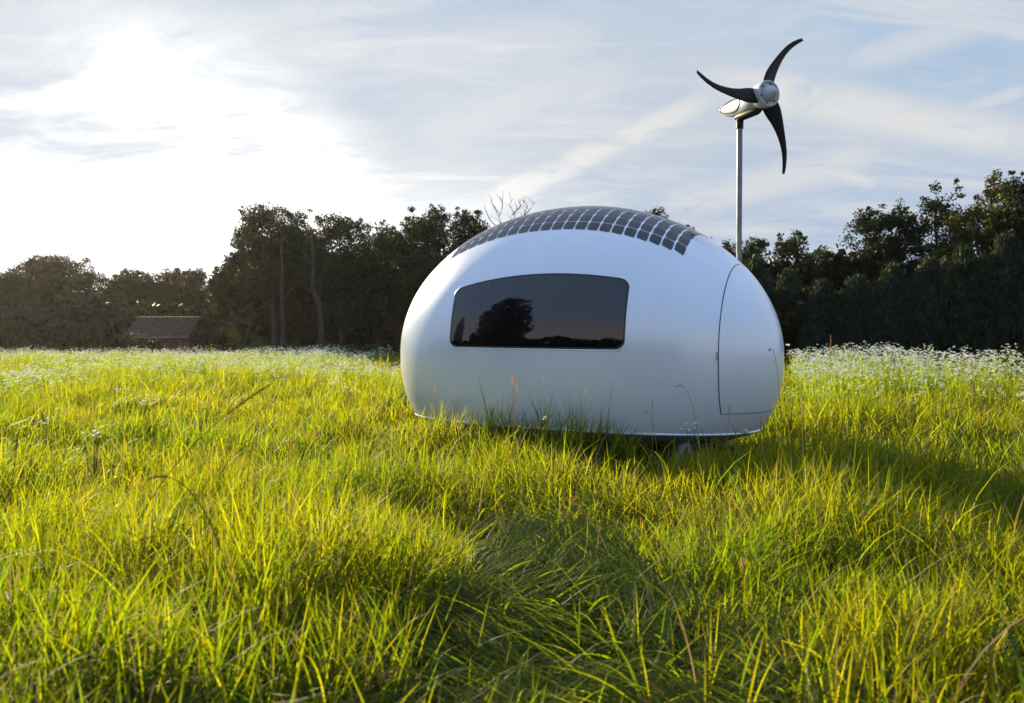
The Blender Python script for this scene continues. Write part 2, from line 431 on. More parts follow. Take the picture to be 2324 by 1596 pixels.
def build_grass():
    D0 = 2100.0
    xs_all = []; ys_all = []
    # rings of depth, density falling with distance
    edges = np.concatenate([np.arange(1.0, 6, .5), np.arange(6, 14, 1.0), np.arange(14, 37, 2.0)])
    for a, b in zip(edges[:-1], edges[1:]):
        d = (a+b)/2; den = D0*min(1, (3.6/d))**1.28
        half = .74*b + 2.8; n = int(den*(b-a)*2*half)
        # tussocks: cluster a share of the blades round common centres
        ncl = max(1, n//26)
        cx = rng.uniform(-half, half, ncl); cy = rng.uniform(a, b, ncl)
        nc = int(n*.62); k = rng.integers(0, ncl, nc); spread = .055 + .003*d
        xs_all.append(np.concatenate([cx[k] + rng.normal(0, spread, nc), rng.uniform(-half, half, n-nc)]))
        ys_all.append(np.concatenate([cy[k] + rng.normal(0, spread, nc), rng.uniform(a, b, n-nc)]))
    # a coarse skirt of grass behind and beside the camera
    n = 90000; ang = rng.uniform(0, 2*np.pi, n); rr = .8 + 22*rng.random(n)**1.6
    sx = rr*np.cos(ang); sy = rr*np.sin(ang); keep = ~((sy > .9) & (np.abs(sx) < .74*sy+2.8)) & (np.hypot(sx, sy) > .8)
    xs_all.append(sx[keep]); ys_all.append(sy[keep])
    x = np.concatenate(xs_all); y = np.concatenate(ys_all)
    keep = ~under_pod(x, y, .97) & (np.hypot(x, y) > .75)
    x, y = x[keep], y[keep]
    n = len(x); d = np.maximum(np.hypot(x, y), 1.0)
    tr = trample(x, y)
    hn = vnoise(x*1.05, y*1.05, 11)*.5 + vnoise(x*2.9, y*2.9, 12)*.5
    hgt = .12 + .31*np.clip((hn-.25)*1.9, 0, 1.1)
    hgt *= 1 + .10*np.clip((d-12)/10, 0, 1)
    # beaten-down apron round the pod
    near_pod = under_pod(x, y, 1.42) | (under_pod(x, y, 1.75) & (x < -.55))
    c_, s_ = math.cos(-POD_YAW), math.sin(-POD_YAW)
    lx = (x-POD_X)*c_ - (y-POD_Y)*s_; ly = (x-POD_X)*s_ + (y-POD_Y)*c_
    mid = np.clip(1 - np.abs((lx-.06)/1.22)**5, 0, 1)*(ly < 0)
    lowends = np.where(lx < -1.05, .05, np.where(lx > .9, .13, .20))
    hgt = np.where(near_pod, np.minimum(hgt, lowends + .06*vnoise(x*3, y*3, 5)), hgt)
    hgt = np.where(near_pod, hgt + mid*np.where(lx > .1, .33, .25), hgt)
    L = hgt*rng.uniform(.75, 1.35, n)
    tall = rng.random(n) < .03
    L = np.where(tall, L*1.35, L)
    # leaning: coherent drift plus scatter
    lean = (vnoise(x*1.5, y*1.5, 31)*2-1)*2.4 + .5
    phi = lean + rng.normal(0, 1.7, n)
    t0 = np.abs(rng.normal(.2, .22, n)); t1 = t0 + np.abs(rng.normal(.55, .55, n))
    bent = rng.random(n) < .16
    t1 = np.where(bent, t0 + rng.uniform(1.4, 2.4, n), t1)
    # trail: blades pressed flat, combed sideways
    trm = tr*.96 > rng.random(n)
    side = np.where(vnoise(x*1.3, y*1.6, 43) + rng.normal(0, .12, n) < .5, 0.0, np.pi) + (vnoise(x*1.8, y*1.8, 41)-.5)*4.2
    phi = np.where(trm, side + rng.normal(0, .4, n), phi)
    t0 = np.where(trm, rng.uniform(.75, 1.4, n), t0); t1 = np.where(trm, rng.uniform(1.4, 1.85, n), t1)
    L = np.where(trm, rng.uniform(.16, .44, n), L)
    # some long arching blades lying across the others
    arch = (rng.random(n) < .035) & ~trm & ~near_pod
    L = np.where(arch, rng.uniform(.40, .68, n), L); t0 = np.where(arch, rng.uniform(.2, .6, n), t0); t1 = np.where(arch, t0 + rng.uniform(.7, 1.7, n), t1)
    W = rng.uniform(.0046, .0095, n)*np.maximum(1, d/5.5)**.80
    W = np.where(rng.random(n) < .06, W*1.5, W)
    face = phi + np.pi/2*0 + rng.normal(0, .7, n)
    z = ground_z(x, y)
    base = np.stack([x, y, z - .01 + np.where(trm, rng.uniform(0, .11, n), 0)], 1)
    # per-blade colour: fresh green, yellowing green, dry straw
    k = np.clip(vnoise(x*.8+40, y*.8, 51)*.7 + rng.normal(.36, .26, n), 0, 1)[:, None]
    c = np.array([.046, .095, .014])*(1-k) + np.array([.108, .118, .013])*k
    dry = rng.random(n) < (.06 - .015*trm)
    c = np.where(trm[:, None], c*np.array([.78, .95, 1.0]), c)
    c[dry] = np.array([.30, .22, .13])*rng.uniform(.6, 1.15, (int(dry.sum()), 1))
    blue = (rng.random(n) < .10) & ~dry
    c[blue] = np.array([.045, .085, .040])
    c *= rng.uniform(.6, 1.25, (n, 1))
    Vs = []; Fs = []; Cs = []; Mi = []; nb = 0
    for lo, hi, K in ((0, 5.0, 6), (5.0, 11, 4), (11, 999, 3)):
        m = (d >= lo) & (d < hi)
        V, Fq = ribbons(base[m], phi[m], t0[m], t1[m], L[m], W[m], K, face[m])
        Vs.append(V.reshape(-1, 3)); Fs.append(Fq + nb); Cs.append(np.repeat(c[m], (K+1)*2, 0)); Mi.append(np.repeat(dry[m].astype(np.int32), K)); nb += len(Vs[-1])
    me = npmesh('meadow_grass', np.concatenate(Vs), np.concatenate(Fs), smooth=True, col=np.concatenate(Cs))
    o = link('meadow_grass', me, M_grass); me.materials.append(M_straw)
    me.polygons.foreach_set('material_index', np.concatenate(Mi))
    tag(o, 'tall yellow green meadow grass with a trodden trail leading to the pod', 'grass', kind='stuff')
build_grass()

# ------------------------------------------------------------------ white flowers
def blossoms(P, N, rad, size):
    """small four-cornered petals scattered in flattened heads round each point"""
    n = len(P); k = np.repeat(np.arange(n), N); m = len(k)
    a = rng.uniform(0, 2*np.pi, m); r = rad*np.sqrt(rng.random(m))
    C = P[k] + np.stack([r*np.cos(a), r*np.sin(a), rng.normal(0, rad*.22, m)], 1)
    nrm = np.stack([rng.normal(0, .45, m), rng.normal(-.15, .45, m), np.ones(m)], 1); nrm /= np.linalg.norm(nrm, axis=1)[:, None]
    t = np.cross(nrm, rng.normal(size=(m, 3))); t /= np.linalg.norm(t, axis=1)[:, None]; b = np.cross(nrm, t)
    s = (size*rng.uniform(.6, 1.25, m))[:, None]*.5
    V = np.stack([C + t*s, C + b*s*.8, C - t*s, C - b*s*.8], 1).reshape(-1, 3)
    return V, np.arange(m*4, dtype=np.int32).reshape(-1, 4)

def build_flower_field():
    X = []; Y = []; Hh = []
    def area(n, d0, d1, px0, px1, h0, h1, thr):
        d = d0 + (d1-d0)*rng.random(n)**.55; px = rng.uniform(px0, px1, n)
        x = (px-PW/2)/FPX*d; ok = vnoise(x*.5, d*.28, 61) > thr*rng.uniform(.4, 1.4, n)
        X.append(x[ok]); Y.append(d[ok]); hh = rng.uniform(h0, h1, n)*(.72 + .56*vnoise(x*.9, d*.5, 63)); Hh.append(hh[ok])
    area(11000, 15, 34, -500, 1100, .34, .62, .38)
    area(700, 11.5, 18, -300, 900, .38, .55, .62)
    area(4400, 9.5, 20, 1800, 2900, .30, .80, .40)
    x, y, h = map(np.concatenate, (X, Y, Hh))
    ok = ~under_pod(x, y, 1.1); x, y, h = x[ok], y[ok], h[ok]
    n = len(x); base = np.stack([x, y, ground_z(x, y)], 1)
    phi = rng.uniform(0, 6.28, n); tilt = np.abs(rng.normal(0, .14, n))
    sz = np.maximum(1, y/13)
    Vst, Fst = ribbons(base, phi, tilt, tilt+.1, h, .006*sz, 2, rng.uniform(0, 6.28, n))
    # leafy side shoots so the stand has green body
    k = np.repeat(np.arange(n), 5); f = rng.uniform(.25, .85, len(k))
    sb = base[k] + np.stack([np.sin(tilt[k])*np.cos(phi[k])*h[k]*f, np.sin(tilt[k])*np.sin(phi[k])*h[k]*f, np.cos(tilt[k])*h[k]*f], 1)
    tt = rng.uniform(.3, .9, len(k))
    Vsh, Fsh = ribbons(sb, rng.uniform(0, 6.28, len(k)), tt, tt+.5, rng.uniform(.08, .2, len(k)), .010*sz[k], 2, rng.uniform(0, 6.28, len(k)))
    V1 = np.concatenate([Vst.reshape(-1, 3), Vsh.reshape(-1, 3)]); F1 = np.concatenate([Fst, Fsh + Vst.shape[0]*Vst.shape[1]])
    c = np.tile(np.array([.085, .13, .04]), (len(V1), 1))*rng.uniform(.7, 1.3, (len(V1), 1))
    o = link('flower_stems', npmesh('flower_stems', V1, F1, col=c), M_grass)
    tag(o, 'green leafy stems of the far band of white wildflowers', 'flower stems', kind='stuff')
    # heads: 3 sub-heads per stem
    k = np.repeat(np.arange(n), 3)
    top = base[k] + np.stack([np.sin(tilt[k]+.05)*np.cos(phi[k])*h[k], np.sin(tilt[k]+.05)*np.sin(phi[k])*h[k], np.cos(tilt[k])*h[k]], 1)
    top += np.stack([rng.normal(0, .045, len(k)), rng.normal(0, .045, len(k)), rng.normal(-.03, .04, len(k))], 1)
    V2, F2 = blossoms(top, 5, .024, .034)
    c2 = np.tile(np.array([.74, .76, .70]), (len(V2), 1))
    o = link('wildflowers', npmesh('wildflowers', V2, F2, col=c2), M_petal)
    tag(o, 'dense band of tiny white wildflowers across the back of the meadow', 'wildflowers', kind='stuff')
build_flower_field()

def flower_clump(px, py, d, spread, heads, label):
    top = at(px, py, d); root = empty('wildflower', (top.x, d, float(ground_z(top.x, d))))
    tag(root, label, 'flower', 'white wildflower clumps in the grass')
    gz = root.location.z; H = top.z - gz
    hp = []; Vs = []; Fs = []; nb = 0
    for i in range(heads):
        q = Vector((random.uniform(-spread, spread), random.uniform(-spread, spread)*.6, H + random.uniform(-.55, .35)*spread))
        hp.append(q)
        b = MB(); b.tube([(q.x*.5, q.y*.5, 0), (q.x*.6, q.y*.6, q.z*.55), (q.x*.9, q.y*.9, q.z*.85), q], [.0018, .0016, .0013, .0010], 5)
        Vs.append(np.array(b.v)); Fs += [tuple(i + nb for i in f) for f in b.f]; nb += len(b.v)
    V = np.concatenate(Vs); me = bpy.data.meshes.new('stem'); me.from_pydata(V.tolist(), [], Fs)
    a = me.color_attributes.new('tint', 'FLOAT_COLOR', 'POINT'); a.data.foreach_set('color', np.tile(np.array([.07, .11, .03, 1], np.float32), (len(V), 1)).ravel())
    link('stem', me, M_stem, root)
    V2, F2 = blossoms(np.array([tuple(p) for p in hp]), 11, .013, .017)
    link('blossom', npmesh('blossom', V2, F2, col=np.tile(np.array([.78, .79, .74]), (len(V2), 1))), M_petal, root)

for a in ((345, 905, 7.6, .10, 13, 'white wildflower clump in the sunny grass below the red roofed shed'),
          (207, 985, 5.9, .075, 9, 'low white wildflower clump at the left, lower than the other clumps'),
          (280, 884, 9.0, .07, 7, 'small white wildflower clump just left of the largest left hand clump'),
          (787, 884, 10.0, .08, 8, 'white wildflower clump in the grass just left of the pod'),
          (103, 952, 7.0, .07, 6, 'sparse white wildflower clump near the left edge of the meadow'),
          (75, 874, 10.5, .12, 12, 'tall white wildflower clump near the left edge below the dark trees'),
          (1565, 966, 6.75, .075, 11, 'white wildflower clump in front of the pod beside its right support leg'),
          (1232, 948, 6.9, .035, 4, 'tiny white wildflower in front of the pod below its dark window'),
          (1790, 895, 8.4, .06, 6, 'white wildflower clump just right of the rounded pod end')):
    flower_clump(*a)

# ------------------------------------------------------------------ seed stalks standing out of the grass
def stalk(tip, foot, d, bend, head_len, head_r, label, dark=False, dfoot=None):
    """tip and foot are layout coordinates; the stalk arcs from foot to tip"""
    d2 = dfoot or d
    A = at(foot[0], foot[1], d2); gz = float(ground_z(A.x, d2))
    T = at(tip[0], tip[1], d)
    A = Vector((A.x, d2, gz))
    root = empty('grass_stalk', A)
    tag(root, label, 'grass stalk', 'dry seed stalks standing out of the grass')
    T = T - A
    C = Vector((T.x*(.5-bend), T.y*.5, T.z*(.5+.55*abs(bend)))) if bend > -.1 else Vector((T.x*.35, T.y*.5, T.z*(1+.5*abs(bend))))
    pts = [(2*(1-t)*t)*C + t*t*T for t in [i/16 for i in range(17)]]
    tot = sum((pts[i+1]-pts[i]).length for i in range(16)); hf = 1 - head_len/tot
    def tubemesh(name, P, rad, col, seg):
        b = MB(); b.tube(P, rad, seg)
        me = bpy.data.meshes.new(name); me.from_pydata([tuple(v) for v in b.v], [], b.f)
        a = me.color_attributes.new('tint', 'FLOAT_COLOR', 'POINT')
        a.data.foreach_set('color', np.tile(np.array([*col, 1], np.float32), (len(b.v), 1)).ravel())
        for p in me.polygons: p.use_smooth = True
        return me
    link('stem', tubemesh('stem', pts, [.0026 - .0012*i/16 for i in range(17)], (.42, .31, .16) if not dark else (.15, .10, .05), 6), M_stem, root)
    # the head: bristly spikelets round the last stretch of the stem
    i0 = max(0, min(14, int(hf*16))); seg = pts[i0:]
    L = [Vector(p) for p in seg]; N = 46; Vs = []; Fs = []
    for j in range(N):
        u = (j+.5)/N*(len(L)-1); a_ = int(u); p = L[a_].lerp(L[min(a_+1, len(L)-1)], u-a_)
        t = (L[min(a_+1, len(L)-1)] - L[a_ if a_ < len(L)-1 else a_-1]).normalized()
        s = t.orthogonal().normalized(); s.rotate(Matrix.Rotation(j*2.4, 3, t))
        env = math.sin(math.pi*min(1, (j+3)/(N+4)))**.6
        tip_ = p + (s*.8 + t*1.0)*head_r*1.5*env; w = t.cross(s)*head_r*.38
        b = len(Vs); Vs += [p - w*.4, p + w, tip_, p - w, p + s*head_r*.5*env + w*.2]; Fs += [(b, b+1, b+2, b+3), (b+1, b+2, b+4)]
    me = bpy.data.meshes.new('seed_head'); me.from_pydata([tuple(v) for v in Vs], [], Fs)
    col = (.62, .45, .31) if not dark else (.12, .07, .045)
    a = me.color_attributes.new('tint', 'FLOAT_COLOR', 'POINT'); a.data.foreach_set('color', np.tile(np.array([*col, 1], np.float32), (len(Vs), 1)).ravel())
    link('seed_head', me, M_stem, root)

for a in (((613, 872), (250, 1010), 3.6, .25, .19, .012, 'large dark brown seed stalk slanting up to the right in the left meadow', True, 3.7),
          ((625, 916), (545, 1010), 4.6, -.30, .07, .006, 'curled seed stalk drooping just right of the large dark seed stalk'),
          ((519, 870), (516, 980), 5.4, .02, .08, .005, 'short upright reddish seed stalk just left of the large dark seed stalk'),
          ((987, 872), (972, 1000), 7.0, .02, .06, .007, 'thin seed stalk in front of the far left end of the pod'),
          ((1163, 852), (1166, 1020), 6.6, .02, .09, .008, 'tall pinkish seed stalk in front of the pod below the left of its window'),
          ((1174, 868), (1158, 1020), 6.4, -.03, .05, .007, 'shorter seed stalk crossing the tall pinkish one in front of the pod'),
          ((1236, 845), (1210, 1010), 6.7, -.02, .07, .006, 'pale green seed stalk in front of the pod below the middle of its window'),
          ((1331, 874), (1310, 1010), 6.6, -.02, .07, .007, 'straight tan seed stalk in front of the pod below its window corner'),
          ((1481, 905), (1482, 1020), 7.2, .01, .06, .006, 'short dull green seed stalk standing close to the pod flank'),
          ((1533, 880), (1600, 1020), 6.3, -.34, .17, .008, 'arching seed stalk with a long drooping head in front of the pod'),
          ((1462, 938), (1500, 1030), 6.3, -.25, .10, .006, 'low bent seed stalk in front of the pod left of the arching one'),
          ((1657, 918), (1645, 1030), 6.6, .0, .04, .009, 'stiff stalk with a small rusty head in front of the pod hatch'),
          ((1745, 797), (1780, 960), 6.5, -.32, .13, .008, 'faint arching seed stalk in front of the rounded right pod end'),
          ((1885, 758), (1887, 880), 10.5, .0, .26, .008, 'tall tan seed stalk above the white flowers right of the pod'),
          ((2155, 876), (2090, 960), 7.4, .15, .14, .010, 'rusty seed stalk leaning right among the white flowers'),
          ((1820, 893), (1832, 1200), 4.6, -.04, .14, .008, 'very tall pale seed stalk rising right of the pod'),
          ((2207, 818), (2210, 900), 9.5, .05, .12, .010, 'dry grey seed stalk against the dark conifers at the right'),
          ((330, 1090), (560, 1330), 2.9, -.30, .13, .0065, 'long seed stalk arching to the left in the near left grass', True),
          ((1294, 1132), (1350, 1190), 4.1, -.35, .05, .007, 'drooping rusty seed head beside the trodden trail'),
          ((1686, 1268), (1730, 1345), 3.0, -.02, .03, .008, 'pale seed stalk in the near grass right of the trodden trail'),
          ((38, 985), (5, 1040), 4.6, -.05, .07, .007, 'reddish seed stalk at the far left edge of the meadow', True)):
    stalk(*a)

# ------------------------------------------------------------------ trees
def leaf_cloud(C, rad, per, size, droop=0.0, tint=(.05, .07, .02), var=.35, aspect=.6, flat=.0):
    """leaves scattered round clump centres C (n,3) with radius rad (n)"""
    n = len(C); k = np.repeat(np.arange(n), per); m = len(k)
    o = rng.normal(size=(m, 3)); o /= np.linalg.norm(o, axis=1)[:, None]
    o *= (rad[k]*rng.random(m)**.45)[:, None]; o[:, 2] *= .8
    P = C[k] + o
    t = rng.normal(size=(m, 3)); t[:, 2] = t[:, 2]*(1-flat) - droop*2.2
    t /= np.linalg.norm(t, axis=1)[:, None]
    b = np.cross(t, rng.normal(size=(m, 3))); b /= np.linalg.norm(b, axis=1)[:, None]
    s = (size*rng.uniform(.55, 1.25, m))[:, None]
    V = np.stack([P - t*s*.5, P + b*s*aspect*.5 - t*s*.05, P + t*s*.5, P - b*s*aspect*.5 - t*s*.05], 1).reshape(-1, 3)
    cl = (1 + var*rng.normal(size=n)*.6)[k]*rng.uniform(.75, 1.25, m)
    c = np.repeat(np.array(tint)[None]*np.clip(cl, .35, 1.9)[:, None], 4, 0)
    return V, np.arange(m*4, dtype=np.int32).reshape(-1, 4), c

def trunk_mesh(H, r, lean, limbs, crown0, crown_r):
    b = MB(); pts = []; n = 9
    for i in range(n):
        t = i/(n-1); pts.append(Vector((lean*t*H + random.uniform(-.05, .05)*H*.3*t, random.uniform(-.03, .03)*H*.3*t, t*H*.9)))
    b.tube(pts, [r*(1.25 if i == 0 else 1)*(1-.82*i/(n-1)) for i in range(n)], 9)
    tips = []
    for k in range(limbs):
        z = random.uniform(max(.2, crown0-.08), .82); i = z/.9*(n-1)*.9; i0 = min(n-2, int(i)); p = pts[i0].lerp(pts[i0+1], i-i0)
        a = random.uniform(0, 6.28); L = crown_r*random.uniform(.55, 1.0)*(1.15-z*.6)
        e = p + Vector((math.cos(a)*L, math.sin(a)*L, L*random.uniform(.35, .9)))
        mid = p.lerp(e, .5) + Vector((random.uniform(-.1, .1), random.uniform(-.1, .1), random.uniform(-.1, .12)))*L
        b.tube([p, mid, e], [r*.38*(1.1-z*.7), r*.22*(1.1-z*.7), r*.06], 6); tips.append(e)
        for q in range(2):
            e2 = mid.lerp(e, random.random()) + Vector((random.uniform(-1, 1), random.uniform(-1, 1), random.uniform(0, 1)))*L*.45
            b.tube([mid.lerp(e, .3), e2], [r*.14*(1.1-z*.7), r*.03], 5); tips.append(e2)
    return b, tips

def broad_tree(name, px, d, top, width_px, label, tint, cat='tree', group=None, crown0=.32, dens=1.0, leaf=.13, clump=.34, gaps=.15, lean=0.0, bark=None, lobes=9, trunk_r=None):
    T = at(px, top, d); H = T.z; wr = width_px/2/FPX*d
    root = empty(name, (T.x, d, 0)); tag(root, label, cat, group)
    b, tips = trunk_mesh(H, trunk_r or (.035*H*.5 + .02), lean, 9, crown0, wr)
    b.build('trunk', bark or M_bark, root, fix=False)
    # crown lobes: uneven ellipsoids stacked round the trunk, clumps towards their skins
    C = []; Rd = []
    lz = np.linspace(crown0+.08, .90, lobes)
    for i in range(lobes):
        z = lz[i]*H + rng.uniform(-.04, .04)*H
        prof = math.sin(math.pi*min(.97, max(.05, (lz[i]-crown0+.08)/(1.0-crown0+.10))))**.55
        a = rng.uniform(0, 6.28); rr = wr*prof
        cx, cy = math.cos(a)*rr*.48 + lean*z, math.sin(a)*rr*.48
        lr = max(.3, rr*rng.uniform(.48, .72))
        nn = int(80*dens*(lr/.9)**1.6) + 8
        v = rng.normal(size=(nn, 3)); v /= np.linalg.norm(v, axis=1)[:, None]; v *= (rng.random(nn)**.35)[:, None]
        P = np.array([cx, cy, z]) + v*np.array([lr, lr, lr*.75])
        C.append(P); Rd.append(clump*rng.uniform(.6, 1.2, nn))
    tp = np.array([tuple(t) for t in tips]); C.append(tp); Rd.append(clump*rng.uniform(.7, 1.1, len(tp)))
    # leafy sprays pushing out past the lobes
    A = np.concatenate(C); hi = A[A[:, 2] > H*.45]
    for q in range(int(26*max(.6, wr))):
        p0 = hi[rng.integers(len(hi))]; dv = np.array([p0[0]-lean*p0[2], p0[1], (p0[2]-H*.55)*1.1]); dv = dv/(np.linalg.norm(dv)+1e-6) + np.array([0, 0, .45]) + rng.normal(0, .25, 3)
        k = rng.integers(2, 5); step = rng.uniform(.10, .16)*min(1, wr/1.1)
        C.append(p0 + dv*np.arange(1, k+1)[:, None]*step + rng.normal(0, .05, (k, 3))); Rd.append(clump*np.linspace(.66, .36, k))
    # topmost sprays
    nt_ = 7; fz = rng.uniform(.02, .14, nt_); C.append(np.stack([rng.normal(0, wr, nt_)*fz*1.7+lean*H, rng.normal(0, wr, nt_)*fz*1.7, H*(1 - fz)], 1)); Rd.append(clump*rng.uniform(.4, .8, nt_))
    C = np.concatenate(C); Rd = np.concatenate(Rd)
    keep = (rng.random(len(C)) > gaps) & (C[:, 2] < H-.05) & (C[:, 2] > .15); C = C[keep]; Rd = Rd[keep]
    V, Fq, c = leaf_cloud(C, Rd, 34, leaf*.86, tint=tint)
    link('crown', npmesh('crown', V, Fq, col=c), M_leaf, root)
    return root

def conifer(px, d, top, width_px, label, tint=(.026, .042, .026)):
    T = at(px, top, d); H = T.z; wr = width_px/2/FPX*d
    root = empty('conifer_tree', (T.x, d, 0)); tag(root, label, 'conifer', 'dark conifers at the right edge of the meadow')
    b = MB(); b.tube([(0, 0, 0), (0, 0, H*.5), (0, 0, H*.97)], [.13, .08, .015], 8); b.build('trunk', M_bark, root, fix=False)
    n = 520; z = rng.random(n)**.85*H*.98 + .02; f = z/H
    r = wr*np.clip(1.08 - f**2.2, .05, 1)*np.sqrt(rng.uniform(.25, 1, n)); a = rng.uniform(0, 6.28, n)
    C = np.stack([r*np.cos(a), r*np.sin(a), z], 1)
    # hanging sprays: clumps stretched downwards
    C = np.repeat(C, 3, 0); C[1::3, 2] -= .17; C[2::3, 2] -= .34; C += rng.normal(0, .03, C.shape)
    C[:, 2] = np.maximum(C[:, 2], .05)
    V, Fq, c = leaf_cloud(C, rng.uniform(.10, .2, len(C)), 12, .14, droop=.85, tint=tint, aspect=.22)
    link('crown', npmesh('crown', V, Fq, col=c), M_leaf, root)

def shrub(px, d, top, width_px, label, tint, group, leaf=.10, dens=1.0):
    T = at(px, top, d); H = T.z; wr = width_px/2/FPX*d
    root = empty('shrub', (T.x, d, 0)); tag(root, label, 'shrub', group)
    b = MB()
    for k in range(6):
        a = random.uniform(0, 6.28); e = Vector((math.cos(a)*wr*.6, math.sin(a)*wr*.4, H*random.uniform(.55, .85)))
        b.tube([(math.cos(a)*.05, math.sin(a)*.05, 0), e*.5 + Vector((0, 0, .1)), e], [.03, .02, .006], 6)
    b.build('stem', M_bark, root, fix=False)
    n = int(70*dens); v = rng.normal(size=(n, 3)); v /= np.linalg.norm(v, axis=1)[:, None]; v[:, 2] = np.abs(v[:, 2])
    v *= (rng.random(n)**.4)[:, None]
    top_n = .72 + .28*vnoise(v[:, 0]*3+px, v[:, 1]*3, 71)
    C = v*np.array([wr, wr*.7, H*.93])*np.stack([np.ones(n), np.ones(n), top_n], 1) + np.array([0, 0, .05])
    V, Fq, c = leaf_cloud(C, rng.uniform(.14, .3, n), 26, leaf, tint=tint)
    link('foliage', npmesh('foliage', V, Fq, col=c), M_leaf, root)

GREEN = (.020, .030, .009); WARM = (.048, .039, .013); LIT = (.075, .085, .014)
G_L = 'trees along the left and back edge of the meadow'; G_R = 'broadleaf trees at the right edge of the meadow'
for px, d, top, w, lab, tint, kw in (
    (-70, 40, 612, 190, 'low dark tree at the far left edge of the meadow', GREEN, {}),
    (45, 41, 618, 150, 'low dark rounded tree left of the airy sunlit crown', GREEN, {}),
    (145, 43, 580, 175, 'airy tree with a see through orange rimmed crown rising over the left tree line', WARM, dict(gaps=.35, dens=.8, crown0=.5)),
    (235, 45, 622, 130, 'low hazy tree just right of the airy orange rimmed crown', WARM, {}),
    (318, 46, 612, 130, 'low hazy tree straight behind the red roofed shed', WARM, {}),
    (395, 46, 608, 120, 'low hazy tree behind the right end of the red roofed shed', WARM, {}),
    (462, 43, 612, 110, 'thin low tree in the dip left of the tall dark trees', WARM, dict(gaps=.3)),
    (545, 37, 520, 110, 'leftmost of the tall dark trees with a ragged outline', GREEN, dict(gaps=.25)),
    (622, 36, 470, 160, 'tallest pointed tree of the group left of the pod', GREEN, dict(gaps=.2, crown0=.42)),
    (700, 38, 512, 120, 'rounded tree between the pointed tree and the bent pale trunk', GREEN, {}),
    (775, 37, 494, 150, 'broad tree with a see through gap in its right side', GREEN, dict(gaps=.22)),
    (862, 39, 512, 140, 'thin crowned tree showing bright sky through its leaves', GREEN, dict(gaps=.42, dens=.7)),
    (935, 36, 466, 130, 'tall dark tree with two peaks left of the pod', GREEN, {}),
    (1005, 37, 462, 140, 'dense dark tree rising just behind the left shoulder of the pod', GREEN, {}),
    (1078, 36, 474, 120, 'dark tree beside the bare dead tree', GREEN, {}),
    (1500, 33, 470, 90, 'treetop peeping over the pod roof near the last solar cells', GREEN, dict(gaps=.3, dens=.8)),
    (1560, 31, 505, 80, 'small treetop just above the right shoulder of the pod', GREEN, dict(gaps=.3, dens=.8))):
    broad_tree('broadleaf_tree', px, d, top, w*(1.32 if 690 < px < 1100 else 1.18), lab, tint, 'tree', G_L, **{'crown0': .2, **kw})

for px, d, top, w, lab, tint, kw in (
    (1650, 28, 545, 110, 'tree immediately left of the turbine pole behind the pod', GREEN, {}),
    (1722, 27, 540, 110, 'tree with thin twigs just right of the turbine pole', GREEN, dict(gaps=.25)),
    (1805, 27, 522, 110, 'bushy green tree right of the pod with a leaning top sprig', (.045, .056, .014), {}),
    (1880, 28, 560, 90, 'small green tree in the dip of the right tree line', (.045, .056, .014), {}),
    (1960, 26, 468, 140, 'dark tree where the right tree line begins to climb', GREEN, dict(gaps=.2)),
    (2040, 26, 452, 120, 'dark tree with upright sprays left of the airy crown', GREEN, dict(gaps=.2)),
    (2120, 25, 410, 130, 'airy tree showing sky through its dark sprays at the right', GREEN, dict(gaps=.38, dens=.8)),
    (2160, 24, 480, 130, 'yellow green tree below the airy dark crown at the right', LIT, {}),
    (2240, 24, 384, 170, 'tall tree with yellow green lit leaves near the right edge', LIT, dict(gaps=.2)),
    (2340, 23, 378, 170, 'tallest tree at the right edge of the picture', GREEN, dict(gaps=.2))):
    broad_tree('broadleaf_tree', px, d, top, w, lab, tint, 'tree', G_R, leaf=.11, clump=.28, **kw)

for i, (px, d, top, w) in enumerate(((1715, 23, 585, 120), (1790, 23, 612, 120), (1865, 22, 640, 130), (1945, 21.5, 628, 130), (2025, 21, 600, 130),
                      (2105, 20.5, 585, 135), (2190, 20, 560, 140), (2280, 19.5, 530, 150), (2375, 19, 510, 160))):
    conifer(px, d, top, w, ['dark drooping conifer just right of the turbine pole', 'dark conifer second from the turbine pole on its right',
        'lowest dark conifer in the wall right of the pod', 'dark conifer under the start of the climbing tree line', 'dark conifer under the upright sprays',
        'dark conifer under the airy crown at the right', 'dark conifer under the yellow green tree', 'tall bluish dark conifer near the right edge',
        'tallest dark conifer at the right edge'][i])

G_S = 'shrubs at the foot of the left trees'
for px, d, top, w, lab, tint in (
    (20, 36, 700, 150, 'brownish shrub at the far left foot of the trees', WARM), (120, 36, 690, 150, 'olive shrub below the airy crown', WARM),
    (215, 37, 705, 130, 'olive shrub left of the red roofed shed', WARM), (300, 33.5, 742, 80, 'low shrub in front of the left end of the shed', WARM),
    (352, 33.2, 762, 56, 'lowest shrub half hiding the shed wall', WARM),
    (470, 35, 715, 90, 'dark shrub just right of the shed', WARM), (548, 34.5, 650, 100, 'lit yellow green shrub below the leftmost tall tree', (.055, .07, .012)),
    (590, 33.5, 768, 80, 'low bright green shrub left of the bent pale trunk', (.04, .075, .016)), (660, 33.3, 772, 90, 'low bright green shrub below the pointed tree', (.04, .075, .016)),
    (735, 33.2, 770, 90, 'low bright green shrub at the foot of the bent pale trunk', (.04, .075, .016)), (805, 33, 776, 80, 'low green shrub right of the bent pale trunk', (.04, .07, .016)),
    (845, 32.8, 770, 50, 'small green shrub nearest the left end of the pod', (.045, .07, .016)), (900, 35, 700, 120, 'reddish brown shrub in the gloom left of the pod', (.05, .03, .014))):
    shrub(px, d, top, w, lab, tint, G_S)

